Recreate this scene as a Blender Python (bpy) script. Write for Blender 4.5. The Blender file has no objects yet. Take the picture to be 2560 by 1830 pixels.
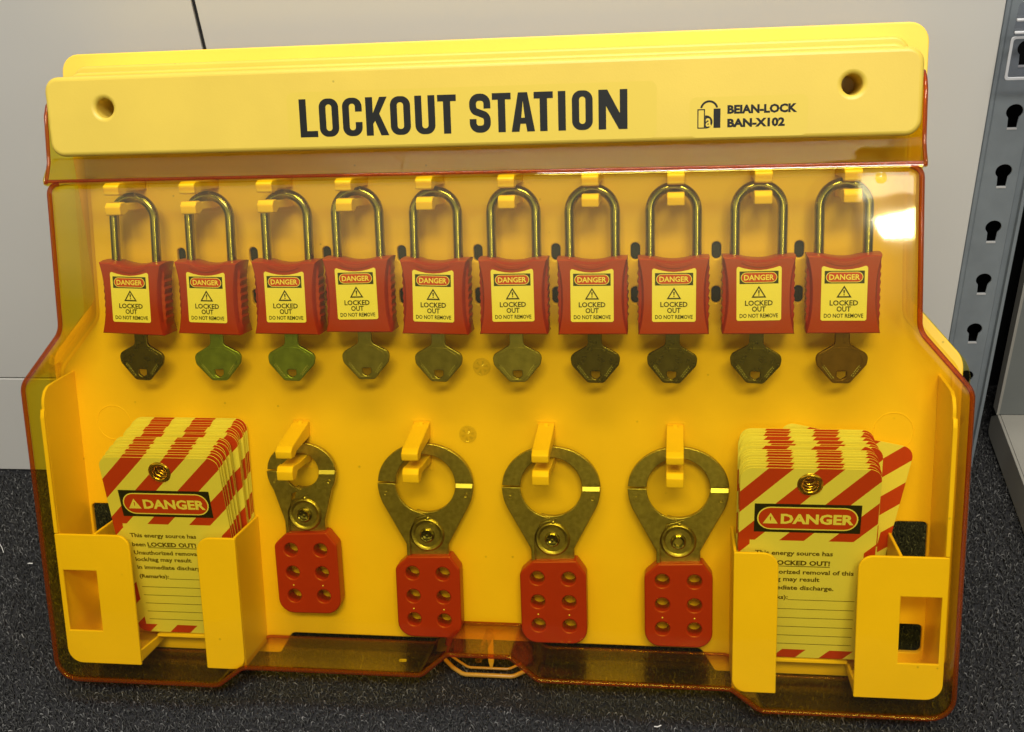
import bpy, math, random
import numpy as np
from mathutils import Matrix, Vector
random.seed(7); rng = np.random.default_rng(7)
scene = bpy.context.scene
COL = scene.collection
# ------------------------------------------------------------------ camera
cam_d = bpy.data.cameras.new("camera"); cam = bpy.data.objects.new("camera", cam_d); COL.objects.link(cam)
cam_d.lens = 36.0 * 2805.8 / 2560.0; cam_d.sensor_width = 36.0; cam_d.sensor_fit = 'HORIZONTAL'
cam_d.clip_start = 0.02; cam_d.clip_end = 60.0
_r = Vector((0.989475, 0.120384, -0.080295)); _f = Vector((-0.144662, 0.809345, -0.56924)); _u = Vector((-0.003542, 0.574864, 0.818241))
m = Matrix.Identity(4)
for i in range(3):
    m[i][0] = _r[i]; m[i][1] = _u[i]; m[i][2] = -_f[i]
m[0][3], m[1][3], m[2][3] = 0.12047616, -0.57903749, 0.36968437
cam.matrix_world = m
scene.camera = cam
# ------------------------------------------------------------------ render / view
scene.render.engine = 'CYCLES'
scene.cycles.use_denoising = True
scene.cycles.max_bounces = 14; scene.cycles.transparent_max_bounces = 40
scene.cycles.diffuse_bounces = 5; scene.cycles.glossy_bounces = 6
scene.cycles.caustics_reflective = False; scene.cycles.caustics_refractive = False
scene.cycles.sample_clamp_indirect = 6.0
scene.view_settings.view_transform = 'Standard'; scene.view_settings.look = 'None'
scene.view_settings.exposure = 0.10; scene.view_settings.gamma = 1.0
# ------------------------------------------------------------------ world: dim room light, bright band added for haze on the cover
world = bpy.data.worlds.new("World"); scene.world = world; world.use_nodes = True
wn = world.node_tree.nodes; wl = world.node_tree.links
bg = wn["Background"]
wt = wn.new("ShaderNodeTexCoord"); wx = wn.new("ShaderNodeSeparateXYZ"); wr = wn.new("ShaderNodeValToRGB")
wl.new(wt.outputs["Generated"], wx.inputs[0]); wl.new(wx.outputs["Z"], wr.inputs[0]); wl.new(wr.outputs[0], bg.inputs["Color"])
cr = wr.color_ramp
cr.elements[0].position = 0.0; cr.elements[0].color = (0.062, 0.058, 0.052, 1)
cr.elements[1].position = 1.0; cr.elements[1].color = (0.32, 0.31, 0.29, 1)
e = cr.elements.new(0.20); e.color = (0.16, 0.155, 0.15, 1)
e = cr.elements.new(0.29); e.color = (1.85, 1.8, 1.68, 1)
e = cr.elements.new(0.50); e.color = (0.40, 0.39, 0.37, 1)
bg.inputs["Strength"].default_value = 0.50
# ------------------------------------------------------------------ lamps of the room, with a fill and a haze lamp added
def area(name, loc, target, sx, sy, power, col=(1, .96, .88)):
    d = bpy.data.lights.new(name, 'AREA'); d.shape = 'RECTANGLE'; d.size = sx; d.size_y = sy; d.energy = power; d.color = col
    o = bpy.data.objects.new(name, d); COL.objects.link(o); o.location = loc
    o.rotation_euler = (Vector(target) - Vector(loc)).to_track_quat('-Z', 'Y').to_euler()
    return o
area("area_lamp", (0.10, -0.17, 1.20), (0.1, 0.02, 0), 1.0, 0.20, 10.4)
area("area_lamp", (0.35, -1.5, 1.95), (0, 0, 0), 1.2, 0.35, 36)  # front fill, placed to thin the header's shade on the panel
area("area_lamp", (1.34, -5.2, 1.69), (0.2, 0, 0), 0.29, 0.10, 9.5)
area("area_lamp", (1.30, -5.2, 2.02), (0.2, 0, 0), 0.40, 0.34, 3.0)  # dim lamp added for the hazy patch above the glare
# ------------------------------------------------------------------ materials
def mat(name, base, rough=0.4, metal=0.0, spec=0.5, noise=0.0, nscale=60.0, bump=0.0, bscale=400.0, coat=0.0, specks=False):
    M = bpy.data.materials.new(name); M.use_nodes = True
    n = M.node_tree.nodes; l = M.node_tree.links; p = n["Principled BSDF"]
    p.inputs["Base Color"].default_value = (*base, 1); p.inputs["Roughness"].default_value = rough
    p.inputs["Metallic"].default_value = metal; p.inputs["Specular IOR Level"].default_value = spec
    p.inputs["Coat Weight"].default_value = coat
    if noise or bump:
        tc = n.new("ShaderNodeTexCoord")
    if noise:
        t = n.new("ShaderNodeTexNoise"); t.inputs["Scale"].default_value = nscale; t.inputs["Detail"].default_value = 5
        l.new(tc.outputs["Object"], t.inputs["Vector"])
        mr = n.new("ShaderNodeMapRange"); mr.inputs[1].default_value = .3; mr.inputs[2].default_value = .7
        mr.inputs[3].default_value = 1 - noise; mr.inputs[4].default_value = 1 + noise
        l.new(t.outputs["Fac"], mr.inputs[0])
        v = n.new("ShaderNodeVectorMath"); v.operation = 'SCALE'; v.inputs[0].default_value = base
        l.new(mr.outputs[0], v.inputs["Scale"]); l.new(v.outputs[0], p.inputs["Base Color"])
        mr2 = n.new("ShaderNodeMapRange"); mr2.inputs[3].default_value = max(0.03, rough * (1 - 1.2 * noise)); mr2.inputs[4].default_value = min(1, rough * (1 + 1.2 * noise))
        l.new(t.outputs["Fac"], mr2.inputs[0]); l.new(mr2.outputs[0], p.inputs["Roughness"])
    if specks:
        vo = n.new("ShaderNodeTexVoronoi"); vo.inputs["Scale"].default_value = 55; l.new(tc.outputs["Object"], vo.inputs["Vector"])
        lt = n.new("ShaderNodeMapRange"); lt.inputs[1].default_value = .03; lt.inputs[2].default_value = .05; lt.inputs[3].default_value = .7; lt.inputs[4].default_value = 1; l.new(vo.outputs["Distance"], lt.inputs[0])
        v2 = n.new("ShaderNodeVectorMath"); v2.operation = 'SCALE'; l.new(v.outputs[0], v2.inputs[0]); l.new(lt.outputs[0], v2.inputs["Scale"]); l.new(v2.outputs[0], p.inputs["Base Color"])
    if bump:
        t2 = n.new("ShaderNodeTexNoise"); t2.inputs["Scale"].default_value = bscale; t2.inputs["Detail"].default_value = 3
        l.new(tc.outputs["Object"], t2.inputs["Vector"])
        b = n.new("ShaderNodeBump"); b.inputs["Strength"].default_value = bump; b.inputs["Distance"].default_value = 0.0004
        l.new(t2.outputs["Fac"], b.inputs["Height"]); l.new(b.outputs[0], p.inputs["Normal"])
    return M
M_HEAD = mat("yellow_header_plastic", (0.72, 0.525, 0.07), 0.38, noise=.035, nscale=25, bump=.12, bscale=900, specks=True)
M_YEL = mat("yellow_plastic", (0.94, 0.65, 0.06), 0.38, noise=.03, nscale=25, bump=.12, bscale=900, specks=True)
M_PANEL = mat("yellow_panel_plastic", (0.95, 0.635, 0.07), 0.36, noise=.04, nscale=18, bump=.10, bscale=700, specks=True)
M_RED = mat("red_plastic", (0.34, 0.026, 0.024), 0.34, noise=.05, nscale=60, bump=.25, bscale=1500)
M_REDV = mat("red_vinyl_coating", (0.38, 0.026, 0.026), 0.34, noise=.04, nscale=60, bump=.12, bscale=900)
M_STEEL = mat("polished_steel", (0.36, 0.34, 0.30), 0.18, 1.0, noise=.12, nscale=120)
M_GLINT = mat("jaw_glint_steel", (0.62, 0.60, 0.55), 0.45, 1.0)  # lighter steel stands in for the glint along the jaw step
M_ZINC = mat("zinc_plated_steel", (0.44, 0.385, 0.27), 0.32, 1.0, noise=.16, nscale=380, bump=.5, bscale=1400)
M_KEY = mat("nickel_key", (0.30, 0.28, 0.24), 0.33, 1.0, noise=.12, nscale=200, bump=.2, bscale=900)
M_KEYG = mat("green_reflection_key", (0.24, 0.33, 0.20), 0.36, 1.0, noise=.12, nscale=200, bump=.2, bscale=900)  # green tint stands in for a reflection on the key
M_KEYB = mat("brown_key", (0.17, 0.10, 0.06), 0.4, 1.0, noise=.12, nscale=200, bump=.2, bscale=900)  # brown tint, for the rightmost key
M_KEYD = mat("dark_nickel_key", (0.16, 0.14, 0.12), 0.28, 1.0, noise=.12, nscale=200, bump=.2, bscale=900)
M_BRASS = mat("brass", (0.78, 0.52, 0.20), 0.2, 1.0, noise=.1, nscale=300)
M_INK = mat("black_ink", (0.012, 0.012, 0.012), 0.45)
M_INKS = mat("black_sticker_ink", (0.008, 0.009, 0.007), 0.5, spec=.3)
M_BROWNINK = mat("thin_brown_black_ink", (0.10, 0.07, 0.04), 0.6)
M_PAPER = mat("white_print_film", (0.86, 0.84, 0.76), 0.45, noise=.02, nscale=80)
M_PRED = mat("red_ink", (0.52, 0.045, 0.025), 0.45)
M_STICK = mat("clear_yellow_sticker", (0.70, 0.52, 0.062), 0.34)
M_WALL = mat("painted_wall_panel", (0.62, 0.605, 0.56), 0.42, noise=.03, nscale=4, bump=.06, bscale=300)
M_GAP = mat("dark_joint", (0.02, 0.02, 0.022), 0.8)
M_VOID = mat("flat_black", (0.006, 0.006, 0.007), 0.8)
M_POST = mat("grey_coated_steel", (0.22, 0.25, 0.27), 0.45, .2, noise=.08, nscale=60, bump=.2, bscale=1200)
M_SHELF = mat("beige_coated_steel", (0.30, 0.285, 0.245), 0.42, noise=.04, nscale=30, bump=.2, bscale=1200)
M_SHELFB = mat("grey_coated_back", (0.15, 0.16, 0.15), 0.45, noise=.05, nscale=30, bump=.2, bscale=1200)
M_EDGE = mat("bright_cut_edge", (0.7, 0.7, 0.7), 0.35, .5)
M_LINT = mat("white_lint", (0.75, 0.74, 0.70), 0.7)

def amber(name, T, k=1.0, rough=0.02, ior=1.5, refl=1.0):
    M = bpy.data.materials.new(name); M.use_nodes = True
    n = M.node_tree.nodes; l = M.node_tree.links; n.clear()
    out = n.new("ShaderNodeOutputMaterial"); mix = n.new("ShaderNodeMixShader")
    tr = n.new("ShaderNodeBsdfTransparent"); gl = n.new("ShaderNodeBsdfGlossy")
    sm = n.new("ShaderNodeTexNoise"); sm.inputs["Scale"].default_value = 14; sm.inputs["Detail"].default_value = 6; sm.inputs["Distortion"].default_value = 1.2
    tc0 = n.new("ShaderNodeTexCoord"); l.new(tc0.outputs["Object"], sm.inputs["Vector"])
    rr_ = n.new("ShaderNodeMapRange"); rr_.inputs[1].default_value = .35; rr_.inputs[2].default_value = .72
    rr_.inputs[3].default_value = rough * .4; rr_.inputs[4].default_value = rough * 1.7
    l.new(sm.outputs["Fac"], rr_.inputs[0]); l.new(rr_.outputs[0], gl.inputs["Roughness"])
    tc = n.new("ShaderNodeTexCoord"); nz = n.new("ShaderNodeTexNoise"); nz.inputs["Scale"].default_value = 22; nz.inputs["Detail"].default_value = 1.5
    l.new(tc.outputs["Object"], nz.inputs["Vector"])
    bp = n.new("ShaderNodeBump"); bp.inputs["Strength"].default_value = .28; bp.inputs["Distance"].default_value = .0012
    l.new(nz.outputs["Fac"], bp.inputs["Height"]); l.new(bp.outputs[0], gl.inputs["Normal"])
    g = n.new("ShaderNodeNewGeometry")
    # fresnel with the normal turned to the viewer for both faces
    dt = n.new("ShaderNodeVectorMath"); dt.operation = 'DOT_PRODUCT'
    l.new(g.outputs["Normal"], dt.inputs[0]); l.new(g.outputs["Incoming"], dt.inputs[1])
    ab = n.new("ShaderNodeMath"); ab.operation = 'ABSOLUTE'; l.new(dt.outputs["Value"], ab.inputs[0])
    mx = n.new("ShaderNodeMath"); mx.operation = 'MAXIMUM'; mx.inputs[1].default_value = 0.24; l.new(ab.outputs[0], mx.inputs[0])
    inv = n.new("ShaderNodeMath"); inv.operation = 'DIVIDE'; inv.inputs[0].default_value = k; l.new(mx.outputs[0], inv.inputs[1])
    cmb = n.new("ShaderNodeCombineColor")
    for c, ch in zip(T, ("Red", "Green", "Blue")):
        p = n.new("ShaderNodeMath"); p.operation = 'POWER'; p.inputs[0].default_value = c
        l.new(inv.outputs[0], p.inputs[1]); l.new(p.outputs[0], cmb.inputs[ch])
    l.new(cmb.outputs[0], tr.inputs[0])
    # schlick
    om = n.new("ShaderNodeMath"); om.operation = 'SUBTRACT'; om.inputs[0].default_value = 1; l.new(ab.outputs[0], om.inputs[1])
    p5 = n.new("ShaderNodeMath"); p5.operation = 'POWER'; p5.inputs[1].default_value = 5; l.new(om.outputs[0], p5.inputs[0])
    ma = n.new("ShaderNodeMath"); ma.operation = 'MULTIPLY_ADD'; ma.inputs[1].default_value = 0.96 * refl; ma.inputs[2].default_value = 0.04 * refl
    l.new(p5.outputs[0], ma.inputs[0]); l.new(ma.outputs[0], mix.inputs[0])
    l.new(tr.outputs[0], mix.inputs[1]); l.new(gl.outputs[0], mix.inputs[2]); l.new(mix.outputs[0], out.inputs[0])
    return M
M_AMB = amber("amber_clear_plastic", (1.0, 0.955, 0.54), rough=.035, refl=1.1)
M_BEAD = amber("amber_edge_glow", (0.88, 0.48, 0.10), rough=.06)
M_LATCH = amber("thick_amber_plastic", (0.99, 0.91, 0.38), rough=.05)
def _glow_edge(M):      # edge glow put into the colour, diffuse and translucent orange mixed in
    n = M.node_tree.nodes; l = M.node_tree.links; out = next(q for q in n if q.type == 'OUTPUT_MATERIAL'); src = out.inputs[0].links[0].from_socket
    d = n.new("ShaderNodeBsdfDiffuse"); d.inputs[0].default_value = (0.30, 0.085, 0.018, 1)
    t = n.new("ShaderNodeBsdfTranslucent"); t.inputs[0].default_value = (0.34, 0.10, 0.018, 1)
    a = n.new("ShaderNodeAddShader"); l.new(d.outputs[0], a.inputs[0]); l.new(t.outputs[0], a.inputs[1])
    m_ = n.new("ShaderNodeMixShader"); m_.inputs[0].default_value = .2; l.new(src, m_.inputs[1]); l.new(a.outputs[0], m_.inputs[2]); l.new(m_.outputs[0], out.inputs[0])
_glow_edge(M_BEAD)
M_CLEAR = amber("clear_plastic", (0.93, 0.93, 0.95), rough=.08)

M_LOOP = mat("piped_light_amber", (0.50, 0.27, 0.035), 0.22)  # opaque gold stands in for light piped along the loop
def card_material():
    M = bpy.data.materials.new("striped_tag_print"); M.use_nodes = True
    n = M.node_tree.nodes; l = M.node_tree.links; p = n["Principled BSDF"]; p.inputs["Roughness"].default_value = .42
    tc = n.new("ShaderNodeTexCoord"); s = n.new("ShaderNodeSeparateXYZ"); l.new(tc.outputs["Object"], s.inputs[0])
    def m(op, a, b=None):
        q = n.new("ShaderNodeMath"); q.operation = op
        for i, v in enumerate((a, b)):
            if v is None: continue
            if isinstance(v, (int, float)): q.inputs[i].default_value = v
            else: l.new(v, q.inputs[i])
        return q.outputs[0]
    x, y, z = s.outputs["X"], s.outputs["Y"], s.outputs["Z"]
    u = m('SUBTRACT', m('ADD', x, .0395 + .135 - .016 + .0283 * 20), z)
    st = m('LESS_THAN', m('MODULO', u, .0283), .01415)
    top = m('GREATER_THAN', z, .135 - .049)
    side = m('GREATER_THAN', m('ABSOLUTE', x), .0395 - .0065)
    bot = m('LESS_THAN', z, .0062)
    msk = m('MINIMUM', m('ADD', m('ADD', top, side), bot), 1)
    front = m('LESS_THAN', y, -0.00028)
    fac = m('MULTIPLY', m('MULTIPLY', st, msk), front)
    mx = n.new("ShaderNodeMix"); mx.data_type = 'RGBA'
    mx.inputs[6].default_value = (0.84, 0.82, 0.72, 1); mx.inputs[7].default_value = (0.52, 0.045, 0.025, 1)
    l.new(fac, mx.inputs[0]); l.new(mx.outputs[2], p.inputs["Base Color"])
    return M
M_CARD = card_material()

# ------------------------------------------------------------------ helpers (all in millimetres)
TILT = math.radians(-22.7)
MS = Matrix.Rotation(TILT, 4, 'X')            # station frame: X right, -Y out of the panel, Z up along the panel
FLOOR = -0.2177
def link(o, parent=None):
    COL.objects.link(o)
    if parent is not None: o.parent = parent
    return o
def mesh_mm(name, verts, faces, mats, smooth=False, fm=None):
    me = bpy.data.meshes.new(name)
    me.from_pydata([(v[0] * .001, v[1] * .001, v[2] * .001) for v in verts], [], faces)
    for M in (mats if isinstance(mats, (list, tuple)) else [mats]): me.materials.append(M)
    if fm: me.polygons.foreach_set("material_index", fm)
    me.update()
    if smooth:
        me.polygons.foreach_set("use_smooth", [True] * len(me.polygons))
    return me
def auto(me, deg=35):
    try: me.set_sharp_from_angle(angle=math.radians(deg))
    except Exception: pass
    return me
def ob(name, me, parent=None, loc=None, label=None):
    o = bpy.data.objects.new(name, me); link(o, parent)
    if loc is not None: o.location = [c * .001 for c in loc]
    if label: o["label"] = label
    return o
def thing(name, label, cat, mw, group=None):
    o = bpy.data.objects.new(name, None); link(o); o.empty_display_size = .01
    o.matrix_world = mw; o["label"] = label; o["category"] = cat
    if group: o["group"] = group
    return o
def at(x, y, z): return MS @ Matrix.Translation((x * .001, y * .001, z * .001))
def join(parts, name=None):
    """join raw (verts, faces, matindex) lists"""
    V, F, K = [], [], []
    for v, f, k in parts:
        b = len(V); V += list(v); F += [tuple(i + b for i in q) for q in f]
        K += ([k] * len(f) if isinstance(k, int) else list(k))
    return V, F, K
def arc(cx, cy, r, a0, a1, n):
    return [(cx + r * math.cos(math.radians(a0 + (a1 - a0) * i / n)), cy + r * math.sin(math.radians(a0 + (a1 - a0) * i / n))) for i in range(n + 1)]
def fillet(pts, radii, seg=5):
    """closed polygon with rounded corners"""
    out = []; n = len(pts)
    if isinstance(radii, (int, float)): radii = [radii] * n
    for i in range(n):
        p0 = Vector(pts[i - 1]); p = Vector(pts[i]); p1 = Vector(pts[(i + 1) % n]); r = radii[i]
        if r <= 0: out.append(tuple(p)); continue
        a = (p0 - p).normalized(); b = (p1 - p).normalized()
        ang = a.angle(b); d = r / math.tan(ang / 2)
        d = min(d, (p0 - p).length * .49, (p1 - p).length * .49); r = d * math.tan(ang / 2)
        c = p + (a + b).normalized() * (r / math.sin(ang / 2))
        s = p + a * d; e = p + b * d
        a0 = math.atan2(s.y - c.y, s.x - c.x); a1 = math.atan2(e.y - c.y, e.x - c.x)
        da = (a1 - a0 + math.pi) % (2 * math.pi) - math.pi
        for k in range(seg + 1):
            t = a0 + da * k / seg; out.append((c.x + r * math.cos(t), c.y + r * math.sin(t)))
    return out
def rrect(x0, z0, x1, z1, r, seg=5):
    return fillet([(x0, z0), (x1, z0), (x1, z1), (x0, z1)], r, seg)
def circle(x, z, r, n=24): return [(x + r * math.cos(2 * math.pi * i / n), z + r * math.sin(2 * math.pi * i / n)) for i in range(n)]
DEPS = bpy.context.evaluated_depsgraph_get
def curve_to_mesh(cu, name):
    o = bpy.data.objects.new("tmp", cu); COL.objects.link(o)
    dg = DEPS(); dg.update()
    me = bpy.data.meshes.new_from_object(o.evaluated_get(dg))
    bpy.data.objects.remove(o); bpy.data.curves.remove(cu)
    me.name = name; return me
def plate(name, loops, y0, y1, M, bev=0.0, axis='Y', bseg=2):
    """filled outline (with holes) of given loops in X-Z (axis Y) or Y-Z (axis X), thickness from y0 to y1, rounded edges"""
    cu = bpy.data.curves.new(name, 'CURVE'); cu.dimensions = '2D'; cu.fill_mode = 'BOTH'
    for lp in loops:
        s = cu.splines.new('POLY'); s.points.add(len(lp) - 1)
        for q, (a, b) in zip(s.points, lp): q.co = (a, b, 0, 1)
        s.use_cyclic_u = True
    t = abs(y1 - y0) / 2
    cu.extrude = max(t - bev, 0.0001); cu.bevel_depth = bev; cu.bevel_resolution = bseg; cu.offset = -bev
    me = curve_to_mesh(cu, name)
    mid = (y0 + y1) / 2
    for v in me.vertices:
        x, y, z = v.co
        v.co = (x, mid - z, y) if axis == 'Y' else (mid + z, x, y)
    for v in me.vertices: v.co *= .001
    me.materials.clear(); me.materials.append(M)
    me.update()
    if bev:
        k = 1 if axis == 'Y' else 0
        me.polygons.foreach_set("use_smooth", [abs(p.normal[k]) < .999 for p in me.polygons]); auto(me, 40)
    return me
def raw(me, k=0):
    """mesh (metres) -> raw mm"""
    return [tuple(c * 1000 for c in v.co) for v in me.vertices], [tuple(p.vertices) for p in me.polygons], k
def box_raw(x0, x1, y0, y1, z0, z1, k=0):
    v = [(x, y, z) for x in (x0, x1) for y in (y0, y1) for z in (z0, z1)]
    return v, [(0, 1, 3, 2), (4, 6, 7, 5), (0, 4, 5, 1), (2, 3, 7, 6), (0, 2, 6, 4), (1, 5, 7, 3)], k
def lathe_raw(prof, cx, cz, n=28, k=0):
    """profile [(r, y)] revolved about the Y axis through (cx, cz)"""
    V, F = [], []
    for r, y in prof:
        for i in range(n):
            a = 2 * math.pi * i / n; V.append((cx + r * math.cos(a), y, cz + r * math.sin(a)))
    for j in range(len(prof) - 1):
        for i in range(n):
            F.append((j * n + i, j * n + (i + 1) % n, (j + 1) * n + (i + 1) % n, (j + 1) * n + i))
    return V, F, k
def tube_raw(path, r, n=12, k=0):
    V, F = [], []; P = [Vector(p) for p in path]
    for i, p in enumerate(P):
        t = (P[min(i + 1, len(P) - 1)] - P[max(i - 1, 0)]).normalized()
        s = Vector((0, 1, 0)); s = (s - t * s.dot(t)).normalized(); b = t.cross(s)
        for q in range(n):
            a = 2 * math.pi * q / n; V.append(tuple(p + (s * math.cos(a) + b * math.sin(a)) * r))
    for i in range(len(P) - 1):
        for q in range(n): F.append((i * n + q, i * n + (q + 1) % n, (i + 1) * n + (q + 1) % n, (i + 1) * n + q))
    F.append(tuple(range(n))); F.append(tuple(reversed([(len(P) - 1) * n + q for q in range(n)])))
    return V, F, k
def build(name, parts, mats, smooth=True, deg=35):
    V, F, K = join(parts); me = mesh_mm(name, V, F, mats, smooth, K)
    if smooth:
        auto(me, deg)
        for p in me.polygons:
            if abs(p.normal[1]) > .9995 and p.area > 4e-6: p.use_smooth = False
    return me
# flat print: polygon with holes at depth y (facing -Y)
def ink(loops, y, k=0):
    cu = bpy.data.curves.new("ink", 'CURVE'); cu.dimensions = '2D'; cu.fill_mode = 'BOTH'
    for lp in loops:
        s = cu.splines.new('POLY'); s.points.add(len(lp) - 1)
        for q, (a, b) in zip(s.points, lp): q.co = (a, b, 0, 1)
        s.use_cyclic_u = True
    me = curve_to_mesh(cu, "ink")
    r = [(v.co.x, y, v.co.y) for v in me.vertices], [tuple(p.vertices) for p in me.polygons], k
    bpy.data.meshes.remove(me); return r
_tc = {}
def text(body, x0, z0, w, h, y, k=0, bold=0.0, ref=None):
    """lettering fitted to the box x0..x0+w, z0..z0+h; ref gives the letters that set the height"""
    key = (body, bold)
    if key not in _tc:
        cu = bpy.data.curves.new("t", 'FONT'); cu.body = body; cu.size = 1; cu.resolution_u = 2; cu.offset = bold
        me = curve_to_mesh(cu, "t")
        _tc[key] = ([tuple(v.co) for v in me.vertices], [tuple(p.vertices) for p in me.polygons]); bpy.data.meshes.remove(me)
    v, f = _tc[key]
    xs = [p[0] for p in v]; zs = [p[1] for p in v]
    a, b = min(xs), max(xs)
    c, d = (min(zs), max(zs)) if ref is None else ref
    return [(x0 + (p[0] - a) / (b - a) * w, y, z0 + (p[1] - c) / (d - c) * h) for p in v], list(f), k
def rot_raw(r, ang, cx, cz):
    c, s = math.cos(math.radians(ang)), math.sin(math.radians(ang))
    v, f, k = r
    return [(cx + (p[0] - cx) * c - (p[2] - cz) * s, p[1], cz + (p[0] - cx) * s + (p[2] - cz) * c) for p in v], f, k
def mirror(r):
    v, f, k = r; return [(-p[0], p[1], p[2]) for p in v], [tuple(reversed(q)) for q in f], k

# ================================================================== SETTING
def setting(name, me, parent=None):
    o = bpy.data.objects.new(name, me); link(o, parent)
    if parent is None: o["kind"] = "structure"
    return o
# carpet base
def carpet_material():
    M = bpy.data.materials.new("carpet_backing"); M.use_nodes = True
    n = M.node_tree.nodes; l = M.node_tree.links; p = n["Principled BSDF"]; p.inputs["Roughness"].default_value = .95
    tc = n.new("ShaderNodeTexCoord"); t = n.new("ShaderNodeTexNoise"); t.inputs["Scale"].default_value = 500; l.new(tc.outputs["Object"], t.inputs[0])
    r = n.new("ShaderNodeValToRGB"); r.color_ramp.elements[0].color = (.006, .006, .007, 1); r.color_ramp.elements[1].color = (.035, .035, .038, 1)
    l.new(t.outputs[0], r.inputs[0]); l.new(r.outputs[0], p.inputs["Base Color"]); return M
fz = FLOOR * 1000
floor = setting("floor", mesh_mm("floor", [(-1500, -1500, fz - 4), (1500, -1500, fz - 4), (1500, 900, fz - 4), (-1500, 900, fz - 4)], [(0, 1, 2, 3)], carpet_material()))
def pile_material():
    M = bpy.data.materials.new("carpet_yarn"); M.use_nodes = True
    n = M.node_tree.nodes; l = M.node_tree.links; p = n["Principled BSDF"]; p.inputs["Roughness"].default_value = .85
    p.inputs["Specular IOR Level"].default_value = .25
    a = n.new("ShaderNodeAttribute"); a.attribute_name = "tone"
    r = n.new("ShaderNodeValToRGB"); el = r.color_ramp.elements
    el[0].position = 0; el[0].color = (.032, .032, .031, 1); el[1].position = 1; el[1].color = (.36, .35, .33, 1)
    for q, c in ((.35, (.050, .050, .048)), (.65, (.10, .10, .097)), (.88, (.21, .207, .20))):
        e = el.new(q); e.color = (*c, 1)
    l.new(a.outputs["Fac"], r.inputs[0]); l.new(r.outputs[0], p.inputs["Base Color"]); return M
def carpet_pile():
    # short curly yarn loops; denser where the photograph looks
    regs = [(-.62, -.24, -.24, .098, 2.0), (-.24, .46, -.24, -.02, 2.0), (.20, .46, -.02, .24, 2.0), (-.24, .20, -.02, .098, 3.6)]
    P = []
    for x0, x1, y0, y1, sp in regs:
        nx, ny = int((x1 - x0) * 1000 / sp), int((y1 - y0) * 1000 / sp)
        gx, gy = np.meshgrid(np.linspace(x0, x1, nx, endpoint=False), np.linspace(y0, y1, ny, endpoint=False))
        q = np.stack([gx.ravel(), gy.ravel()], 1); q += rng.uniform(-.5, .5, q.shape) * sp * .0016; P.append(q)
    P = np.concatenate(P); N = len(P)
    ang = rng.uniform(0, 2 * np.pi, N); R = rng.uniform(.6, 1.6, N) * .001; H = rng.uniform(1.6, 4.2, N) * .001
    w = rng.uniform(.22, .5, N) * .001
    d = np.stack([np.cos(ang), np.sin(ang)], 1); s = np.stack([-d[:, 1], d[:, 0]], 1)
    prof = [(-1.0, 0.0), (-.45, .85), (.4, 1.0), (1.0, .25)]
    curl = rng.uniform(-.8, .8, N)
    V = np.zeros((N, 4, 3, 3))
    for j, (a, h) in enumerate(prof):
        c = P + d * (R * a)[:, None] + s * (curl * R * math.sin(j * 1.3))[:, None]
        z = FLOOR - .0035 + H * h
        for k, (ds, dz) in enumerate(((-1, -.4), (1, -.4), (0, .9))):
            V[:, j, k, :2] = c + s * (w * ds)[:, None]; V[:, j, k, 2] = z + w * dz
    V = V.reshape(-1, 3)
    F = []
    base = (np.arange(N) * 12)[:, None]
    for j in range(3):
        for k in range(3):
            a, b = j * 3 + k, j * 3 + (k + 1) % 3
            F.append(base + np.array([[a, b, b + 3, a + 3]]))
    F = np.stack(F, 1).reshape(-1, 4)
    me = bpy.data.meshes.new("carpet_pile")
    me.vertices.add(len(V)); me.vertices.foreach_set("co", V.ravel())
    me.loops.add(F.size); me.loops.foreach_set("vertex_index", F.ravel().astype(np.int32))
    me.polygons.add(len(F)); me.polygons.foreach_set("loop_start", (np.arange(len(F)) * 4).astype(np.int32))
    me.update(calc_edges=True)
    t = rng.beta(1.6, 2.6, N)
    at_ = me.attributes.new("tone", 'FLOAT', 'POINT'); at_.data.foreach_set("value", np.repeat(t, 12).astype(np.float32))
    me.polygons.foreach_set("use_smooth", np.ones(len(F), dtype=bool))
    me.materials.append(pile_material())
    o = bpy.data.objects.new("carpet_pile", me); link(o); o["kind"] = "stuff"
    o["label"] = "short curly charcoal and grey carpet loops covering the floor"; o["category"] = "carpet"
carpet_pile()
# wall: panels with dark joints, ends behind the grey upright
wy = 98.0
wall = setting("wall", mesh_mm("wall", [(-1400, wy + 3, fz), (307.6, wy + 3, fz), (307.6, wy + 3, 1800), (-1400, wy + 3, 1800)], [(0, 1, 2, 3)], M_GAP))
for (a, b, c, d) in ((-1400, -181.6, fz + 1, -121.0), (-1400, -181.6, -119.6, 1800), (-179.0, 307.6, fz + 1, 1800)):
    ob("panel", plate("wall_panel", [rrect(a, c, b, d, .6, 2)], wy, wy + 2.6, M_WALL, .5), wall)
setting("dark_void_sheet", mesh_mm("dark_void_sheet", [(300, 230, fz), (1200, 230, fz), (1200, 230, 1600), (300, 230, 1600)], [(0, 1, 2, 3)], M_VOID))  # black sheet added past the wall's end, standing in for deep shade

# ================================================================== STATION
station = thing("lockout_station", "yellow wall-mount lockout station with amber clear cover, leaning back against the pale wall", "lockout station", MS.copy())
ST = station
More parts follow.
